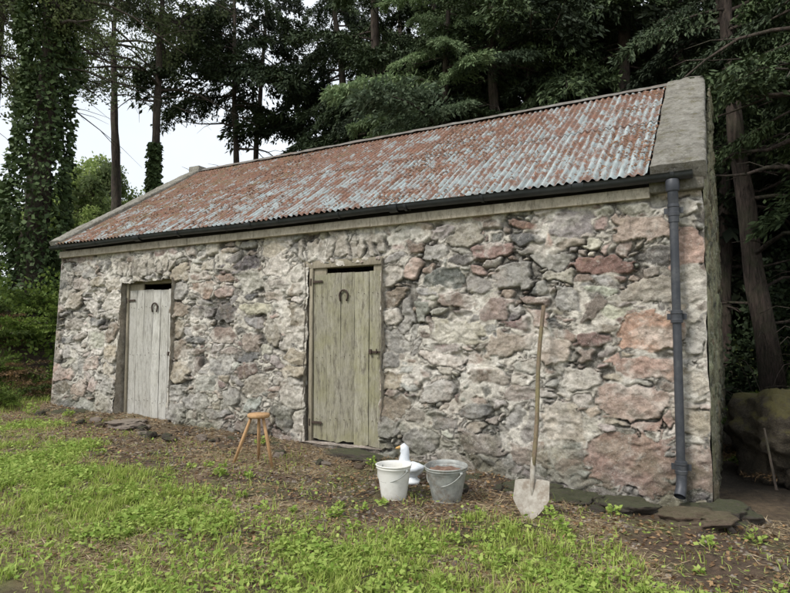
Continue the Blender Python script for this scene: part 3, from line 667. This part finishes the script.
def trunk(name,x,y,h,r0,lean=(0,0),limbs=8,limb_z=(2,8),limb_len=2.0,seed=0):
    r=random.Random(seed);b=MB();g=float(gz(x,y));P=[];n=40;ph=r.random()*6
    for i in range(n):
        t=i/(n-1);P.append((lean[0]*t+.12*math.sin(t*5+ph)+.012*math.sin(t*41+ph),lean[1]*t+.1*math.sin(t*4+ph*2)+.012*math.sin(t*37),-.3+h*t))
    R=[r0*((1+.45*math.exp(-t_*28)))*(1-.82*t_)*(1+.05*math.sin(t_*63+ph)) for t_ in [i/(n-1) for i in range(n)]];b.tube(P,R,16)
    Vt=b.V[0];a=np.arctan2(Vt[:,1]-np.interp(Vt[:,2],[p[2] for p in P],[p[1] for p in P]),Vt[:,0]-np.interp(Vt[:,2],[p[2] for p in P],[p[0] for p in P]))
    k=.10*r0*np.sin(a*5+ph)*np.exp(-np.clip(Vt[:,2],0,9)*.5)+.05*r0*np.sin(a*3+Vt[:,2]*2);Vt[:,0]+=np.cos(a)*k;Vt[:,1]+=np.sin(a)*k
    Pn=np.array(P)
    def at(z):
        return np.array([np.interp(z,Pn[:,2],Pn[:,k]) for k in range(3)])
    for i in range(limbs):
        z=r.uniform(*limb_z);o=at(z);a=r.random()*6.28;l=limb_len*r.uniform(.5,1.3);u=r.uniform(-.1,.45)
        Q=[o+np.array([math.cos(a)*l*t,math.sin(a)*l*t,l*(u*t-.35*t*t)+.08*math.sin(t*7+i)]) for t in np.linspace(0,1,6)]
        b.tube(Q,np.linspace(.04,.006,6)*r.uniform(.5,1.2),6,False)
        for q in range(4):
            s=Q[1+q];a2=a+r.uniform(-1.2,1.2);ll_=l*r.uniform(.25,.6);e2=s+np.array([math.cos(a2)*.8,math.sin(a2)*.8,r.uniform(-.4,.2)])*ll_
            b.tube([s,(s+e2)/2+np.array([0,0,.06]),e2],[.012,.008,.003],4,False)
    o=obj(name,b.mesh(name,[M_BARK],True),None,(x,y,g));return o,at
def conifer(x,y,h,r0,z0,n,crown=3.0,lib=BC,lean=(0,0),seed=0,limbs=10,bs=1.0,azr=None):
    r=random.Random(seed);o,at=trunk('conifer_tree',x,y,h,r0,lean,limbs,(1.5,z0+2),2.2,seed)
    for i in range(n):
        t=(i+r.random())/n;z=z0+(h-z0)*t**1.15;p=at(min(z,h-.4));cr=crown*(1-.75*t)*r.uniform(.65,1.15)*bs
        q=obj('bough',r.choice(lib),o,p);s=cr/2.8
        az=r.random()*6.283 if azr is None else r.uniform(*azr)
        q.scale=(s,s*r.uniform(.9,1.3),s*r.uniform(.8,1.3));q.rotation_euler=(r.uniform(-.35,.35),r.uniform(-.15,.4),az)
    return o
def broadleaf(name,x,y,h,r0,z0,n,R=2.6,lib=CD,seed=0,lean=(0,0)):
    r=random.Random(seed);o,at=trunk(name,x,y,h,r0,lean,14,(z0*.8,h*.9),R,seed)
    for i in range(n):
        z=r.uniform(z0,h+.6);t=(z-z0)/(h-z0);rr=R*math.sqrt(max(.08,1-(2*t-1)**2))*r.uniform(.25,1.05);a=r.random()*6.283;p=at(min(z,h-.2))
        q=obj('leaf_cluster',r.choice(lib),o,(p[0]+rr*math.cos(a),p[1]+rr*math.sin(a),z));s=r.uniform(.7,1.4);q.scale=(s,s,s*.8)
        q.rotation_euler=(r.random()*6,r.random()*6,r.random()*6)
    return o
conifer(-8.0,8.3,14,.26,6.1,50,3.3,seed=1)
conifer(-9.9,10.4,15,.22,7.0,56,3.8,seed=2,lean=(-1.4,0))
conifer(-6.3,9.6,15,.30,7.0,40,3.2,seed=3)
conifer(-4.4,7.7,14,.19,7.2,34,3.0,seed=4,limbs=16)
conifer(-3.95,8.2,14,.16,7.6,30,3.0,seed=5,lean=(.3,0))
conifer(-2.9,9.2,15,.25,7.4,38,3.2,seed=6,limbs=14)
conifer(-1.75,8.4,14,.24,7.2,36,3.2,seed=7,lean=(.4,0),limbs=14)
conifer(-.5,10.5,15,.25,6.5,40,3.3,seed=8)
conifer(.85,6.2,14,.19,5.4,44,2.6,seed=9,lean=(-.8,.3),limbs=14)
conifer(1.3,4.4,13,.13,4.2,36,2.2,seed=10,lean=(.1,0),limbs=14)
conifer(-5.4,6.9,12,.14,5.6,40,3.0,lib=BL,seed=11)
conifer(2.6,7.5,14,.26,3.5,46,3.2,seed=12)
for i,(x,y,rr) in enumerate([(-7.2,10.5,.2),(-5.3,10.2,.17),(-3.4,11.2,.22),(-2.2,10.3,.15),(-1.0,9.2,.17),(.2,8.6,.16),(1.6,7.2,.14),(-8.9,11.4,.2)]):
    conifer(x,y,14,rr,8.2,12,2.6,seed=100+i,limbs=12,lib=BB)
sd=20
for (x,y) in [(-9.6,14.5),(-7,13.4),(-5,14.4),(-3,13.2),(-1,14.2),(1.2,12.5),(3.2,13.5),(5.5,12),(5,8)]:
    conifer(x+random.uniform(-.4,.4),y,random.uniform(14,16),.24,3.0,44,4.4,lib=BB,seed=sd,limbs=4,bs=1.2);sd+=1
for (x,y) in [(-9.5,20),(-5.5,19.5),(-1.5,19),(2.5,19),(7,17)]:
    conifer(x,y,17,.3,.8,50,6.4,lib=BB,seed=sd,limbs=2,bs=1.2);sd+=1
# left: slender tree, ivy clad trees, leafy crowns
conifer(-13.6,9.2,14,.14,7.2,40,3.8,seed=60,lean=(-.9,0))
conifer(-15.5,11.5,15,.16,9.0,26,3.6,seed=65,lib=BB,lean=(.6,0))
broadleaf('broadleaf_tree',-14.1,5.9,13,.17,7.9,36,3.2,seed=61)
broadleaf('broadleaf_tree',-13.2,2.1,12,.30,6.6,40,3.3,seed=62)
broadleaf('broadleaf_tree',-17.5,3.2,12,.3,6.2,38,3.8,seed=63)
broadleaf('broadleaf_tree',-19.5,8.5,13,.25,9.2,30,4.0,seed=66)
for i,(x,y,hh) in enumerate([(-26,12.5,6.6),(-31,15,7.8),(-25,17,6.2),(-21.5,19.5,6.2),(-36,10,8.5),(-27,6,6.2),(-19.5,23,6.8),(-40,22,9),(-17,26,8)]): broadleaf('broadleaf_tree',x,y,hh,.2,1.2,46,3.4,lib=CLt,seed=70+i)
def shell(name,n,pos,dirf,l,w,mat):
    P=pos(n);n=len(P);D=dirf(P);V,Q=leaves_mesh(P,D,rng.normal(0,1,(n,3)),rng.uniform(.6,1.3,n)*l,rng.uniform(.7,1.3,n)*w)
    return obj(name,make_mesh(name,V,Q,[mat]))
def ivy(x,y,h,r,n=12000):
    def pos(n):
        z=rng.uniform(0,1,n)**.9*h;a=rng.uniform(0,6.283,n);rr=r*(.35+1.2*fbm(a*1.2+x,z*.9,3,int(abs(x)*10)))*rng.uniform(.75,1.05,n)*(1-.35*z/h)
        return np.stack([x+rr*np.cos(a),y+rr*np.sin(a),float(gz(x,y))+z],1)
    return shell('ivy_plant',n,pos,lambda P:np.stack([P[:,0]-x,P[:,1]-y,np.full(len(P),-.5)],1)+rng.normal(0,.35,P.shape),.12,.05,L_IVY)
ivy(-13.2,2.1,9.5,.72);ivy(-15.9,.6,8,.5);ivy(-14.1,5.9,5,.22,4000)
trunk('bare_tree',-15.9,.6,10,.2,(.3,0),16,(3,9),2,91)
def mound(cx,cy,rx,ry,h):
    def pos(n):
        a=rng.uniform(0,6.283,n);q=np.sqrt(rng.uniform(0,1,n));x=cx+rx*q*np.cos(a);y=cy+ry*q*np.sin(a)
        z=gz(x,y)+h*(1-q**2)*(.1+1.6*sstep(.3,.75,fbm(x*1.3,y*1.3,3,77)))*rng.uniform(.1,1,n)**.5;return np.stack([x,y,z],1)
    return pos
rd=lambda P:rng.normal(0,.8,P.shape)+np.array([0,-.2,.3])
shell('undergrowth',9000,mound(-11.8,.9,2.1,2.6,.7),rd,.09,.03,L_FERN)
shell('undergrowth',16000,mound(-13.5,4.5,3.5,3,1.3),rd,.13,.045,L_IVY)
shell('undergrowth',18000,mound(-19,9,6,5,2.2),rd,.2,.08,L_FERN)
shell('undergrowth',18000,mound(1.9,4.6,1.7,2.8,1.5),rd,.11,.035,L_IVY)
shell('undergrowth',9000,mound(1.2,8.0,1.6,1.6,2.6),rd,.12,.04,L_IVY)
shell('shrub',9000,mound(1.5,9.6,1.3,1.3,3.8),rd,.12,.05,L_DECL)
shell('shrub',5000,mound(.9,13,2.2,1.3,4.5),rd,.16,.07,L_DECL)
shell('shrub',7000,mound(3.0,3.2,1.0,1.2,1.4),rd,.10,.04,L_FERN)
shell('undergrowth',16000,mound(-4,10.5,8,2.5,1.4),rd,.16,.06,L_IVY)
def ferns(name,pts,lib,smin=.4,smax=.9,nf=9):
    e=bpy.data.objects.new(name,None);COL.objects.link(e)
    for (x,y) in pts:
        g=float(gz(x,y));s0=random.uniform(smin,smax)
        for k in range(nf):
            q=obj('frond',random.choice(lib),e,(x,y,g));s=s0*random.uniform(.7,1.1);q.scale=(s,s,s);q.rotation_euler=(random.uniform(-.3,.3),random.uniform(-1.0,-.35),random.random()*6.283)
ferns('fern_plants',[(random.uniform(-12.6,-9.4),random.uniform(-.6,3.2)) for _ in range(34)],BF)
ferns('dead_bracken',[(random.uniform(-12,-9.3),random.uniform(-1.2,1.0)) for _ in range(22)],BD,.3,.7,8)
ferns('fern_plants',[(random.uniform(.5,2.6),random.uniform(2.0,6)) for _ in range(22)],BF,.5,1.0)
ferns('dead_bracken',[(random.uniform(.3,2.2),random.uniform(.8,5)) for _ in range(16)],BD,.3,.6,7)
b=MB()
for i in range(60):
    x,y=random.uniform(.35,2.4),random.uniform(2.2,6.5);z=float(gz(x,y));h=random.uniform(.6,2.4);a=random.random()*6.28;l=random.uniform(.3,1.2)
    b.tube([(x+math.cos(a)*l*t,y+math.sin(a)*l*t,z+h*(1.6*t-1.0*t*t)) for t in np.linspace(0,1,7)],.006,4,False)
obj('bramble_stems',b.mesh('bramble_stems',[M_BARK]))

# ---------------------------------------------------------------- grass
def blades(n,x0,x1,y0,y1,lmin,lmax,wd,prob,tuft=0):
    x=rng.uniform(x0,x1,n);y=rng.uniform(y0,y1,n)
    if tuft:
        m=n//tuft;cx_=rng.uniform(x0,x1,m);cy_=rng.uniform(y0,y1,m);i=rng.integers(0,m,n);x=cx_[i]+rng.normal(0,.02,n);y=cy_[i]+rng.normal(0,.02,n)
    k=prob(x,y)>rng.uniform(0,1,n);x=x[k];y=y[k];n=len(x)
    z=gz(x,y)-.004;a=rng.uniform(0,6.283,n);l=rng.uniform(lmin,lmax,n)*(.3+1.2*fbm(x*2.5,y*2.5,3,66));lean=rng.uniform(.2,1.6,n)
    dx,dy=np.cos(a)*lean,np.sin(a)*lean;wd=wd*rng.uniform(.6,1.5,n);sx,sy=-np.sin(a)*wd,np.cos(a)*wd
    P=np.stack([x,y,z],1);U=np.stack([dx*.35,dy*.35,np.ones(n)],1);U/=np.linalg.norm(U,axis=1)[:,None];T=np.stack([dx,dy,np.full(n,.55)],1);T/=np.linalg.norm(T,axis=1)[:,None]
    Sd=np.stack([sx,sy,0*sx],1);M=P+U*(l*.5)[:,None];E=M+T*(l*.6)[:,None]
    V=np.stack([P-Sd,P+Sd,M+Sd*.8,M-Sd*.8,E],1).reshape(-1,3);i=np.arange(n)*5
    return V,np.stack([i,i+1,i+2,i+3],1),np.stack([i+3,i+2,i+4],1)
M_GRASS=m_leaf('grass_blades',(.23,.33,.05),(.50,.56,.16),.35,False)
gp=lambda x,y:np.clip(gmask(x,y)*1.0+.05*sstep(.45,.6,fbm(x*3,y*3,3,91)),0,1)*(y<-.25)
b=MB();b.add(*blades(150000,-9.8,1.6,-3.6,-.2,.02,.06,.0026,gp));b.add(*blades(90000,-9.8,1.6,-3.6,-.2,.04,.12,.003,gp,22))
b.add(*blades(60000,-13,4,-6.5,-.4,.03,.09,.003,gp))
b.add(*blades(16000,-13,-9,-2,.5,.04,.14,.003,lambda x,y:np.full(x.shape,.6)))
obj('grass',b.mesh('grass',[M_GRASS]))
M_WEED=m_leaf('weed_leaves',(.20,.32,.05),(.43,.51,.14),.35,False)
n=120000;x=rng.uniform(-9.5,1.6,n);y=rng.uniform(-3.6,-.6,n);k=(gmask(x,y)*sstep(.35,.6,fbm(x*2.7,y*2.7,4,150))+.012)>rng.uniform(0,1,n);x=x[k];y=y[k];n=len(x)
P=np.stack([x,y,gz(x,y)+rng.uniform(.004,.06,n)],1);D=rng.normal(0,1,(n,3))*np.array([1,1,.3]);Sd=rng.normal(0,1,(n,3))*np.array([1,1,.3])
V,Q=leaves_mesh(P,D,Sd,rng.uniform(.014,.05,n),rng.uniform(.006,.019,n));obj('clover_weeds',make_mesh('clover_weeds',V,Q,[M_WEED]))
def litter(n,l0,l1,w0,w1,prob,lift=.012):
    x=rng.uniform(-9.6,2.2,n);y=rng.uniform(-3.4,.0,n);k=prob(x,y)>rng.uniform(0,1,n);x=x[k];y=y[k];n=len(x)
    P=np.stack([x,y,gz(x,y)+rng.uniform(.002,lift,n)],1);D=rng.normal(0,1,(n,3))*np.array([1,1,.22]);Sd=rng.normal(0,1,(n,3))*np.array([1,1,.35])
    return leaves_mesh(P,D,Sd,rng.uniform(l0,l1,n),rng.uniform(w0,w1,n))
V,Q=litter(120000,.03,.12,.001,.0026,lambda x,y:(1-.65*gmask(x,y))*sstep(.35,.6,fbm(x*2,y*2,4,44)));obj('dry_straw',make_mesh('dry_straw',V,Q,[m_leaf('straw',(.28,.21,.12),(.50,.40,.26),.1,False)]))
V,Q=litter(22000,.015,.05,.006,.016,lambda x,y:(1-.65*gmask(x,y)));obj('fallen_leaves',make_mesh('fallen_leaves',V,Q,[m_leaf('dead_leaves',(.09,.05,.03),(.34,.22,.11),.1,False)]))
V,Q=litter(14000,.02,.08,.0015,.004,lambda x,y:(1-.6*gmask(x,y))*(y<-.5));obj('cut_grass_clippings',make_mesh('cut_grass_clippings',V,Q,[m_leaf('clippings',(.18,.21,.07),(.38,.38,.16),.1,False)]))
def onsoil(n):
    x=rng.uniform(-9.6,2,n);y=rng.uniform(-2.8,0,n);k=(1-.8*gmask(x,y))*sstep(.3,.7,fbm(x*2.5,y*2.5,3,180))>rng.uniform(0,1,n);x=x[k];y=y[k]
    return np.stack([x,y,gz(x,y)-.003],1),np.repeat([[0,0,1.]],len(x),0)
V,T=lumps(14000,onsoil,.004,.022,.7);obj('pebbles',make_mesh('pebbles',V,T,[m_leaf('pebble_stone',(.06,.048,.04),(.28,.235,.19),0,False)]))
b=MB()
for i in range(150):
    x,y=random.uniform(-9,1.8),random.uniform(-2.4,-.15);a=random.random()*6.28;l=random.uniform(.08,.4);z=float(gz(x,y))+.008
    b.tube([(x,y,z),(x+math.cos(a)*l*.5,y+math.sin(a)*l*.5,z+.012),(x+math.cos(a+.2)*l,y+math.sin(a+.2)*l,z+.004)],[.004,.0035,.002],5)
obj('fallen_twigs',b.mesh('fallen_twigs',[M_BARK]))
def weed(x,y,h,n,ll):
    g=float(gz(x,y));a=rng.uniform(0,6.28,n);q=rng.uniform(.1,1,n)
    P=np.stack([x+np.cos(a)*h*.5*q,y+np.sin(a)*h*.5*q,g+h*rng.uniform(.1,1,n)*(1-.5*q)],1);D=np.stack([np.cos(a),np.sin(a),rng.uniform(-.2,.8,n)],1)
    return leaves_mesh(P,D,rng.normal(0,1,(n,3))*np.array([1,1,.4]),rng.uniform(.6,1.3,n)*ll,rng.uniform(.3,.5,n)*ll)
b=MB()
WL=[(-1.12,-1.12,.16,90),(-1.02,-1.2,.1,50),(-.75,-.60,.10,50),(-1.5,-.45,.08,40),(-3.1,-.35,.10,50),(-4.6,-.3,.10,50),(-8.0,-.4,.12,60),(-8.7,-.5,.2,120),(-.1,-.9,.08,40),(.2,-.6,.10,50)]
for i in range(110): WL.append((random.uniform(-9,1.4),random.uniform(-3.0,-1.2),random.uniform(.04,.10),random.randint(15,50)))
for (x,y,h,n) in WL:
    V,Q=weed(x,y,h,n,.035);b.add(V,Q)
obj('weed_plants',b.mesh('weed_plants',[M_WEED]))

# ---------------------------------------------------------------- light, world, camera
az=math.radians(205);el=math.radians(48)
w=bpy.data.worlds.new('World');S.world=w;w.use_nodes=True;nt=w.node_tree;bg=nt.nodes['Background']
sky=nt.nodes.new('ShaderNodeTexSky');sky.sky_type='NISHITA';sky.sun_disc=False;sky.sun_elevation=el;sky.sun_rotation=az
tc=nt.nodes.new('ShaderNodeTexCoord');nn=nt.nodes.new('ShaderNodeTexNoise');nn.inputs['Scale'].default_value=2.2;nn.inputs['Detail'].default_value=6
nt.links.new(tc.outputs['Generated'],nn.inputs['Vector']);rp=nt.nodes.new('ShaderNodeValToRGB');rp.color_ramp.elements[0].position=.3;rp.color_ramp.elements[1].position=.6
rp.color_ramp.elements[0].color=(.72,.72,.72,1);rp.color_ramp.elements[1].color=(.96,.96,.96,1);nt.links.new(nn.outputs['Fac'],rp.inputs[0])
mx=nt.nodes.new('ShaderNodeMix');mx.data_type='RGBA';nt.links.new(rp.outputs[0],mx.inputs[0]);nt.links.new(sky.outputs[0],mx.inputs[6]);mx.inputs[7].default_value=(7.3,7.7,8.1,1)
nt.links.new(mx.outputs[2],bg.inputs[0]);bg.inputs[1].default_value=.148
sun=bpy.data.lights.new('sun','SUN');sun.energy=3.1;sun.angle=math.radians(16);sun.color=(1,.96,.90)
so=bpy.data.objects.new('sun',sun);COL.objects.link(so)
dv=Vector((math.sin(az)*math.cos(el),math.cos(az)*math.cos(el),math.sin(el)));so.rotation_euler=dv.to_track_quat('Z','Y').to_euler();so.location=dv*20
cam=bpy.data.cameras.new('camera');cam.sensor_width=36;cam.lens=27.02;cam.clip_end=600;co=bpy.data.objects.new('camera',cam);COL.objects.link(co)
co.location=(0,-5.6,1.345);yaw=math.radians(28.4);p=math.radians(3.8)
co.rotation_euler=(math.radians(90)+p,0,yaw);S.camera=co
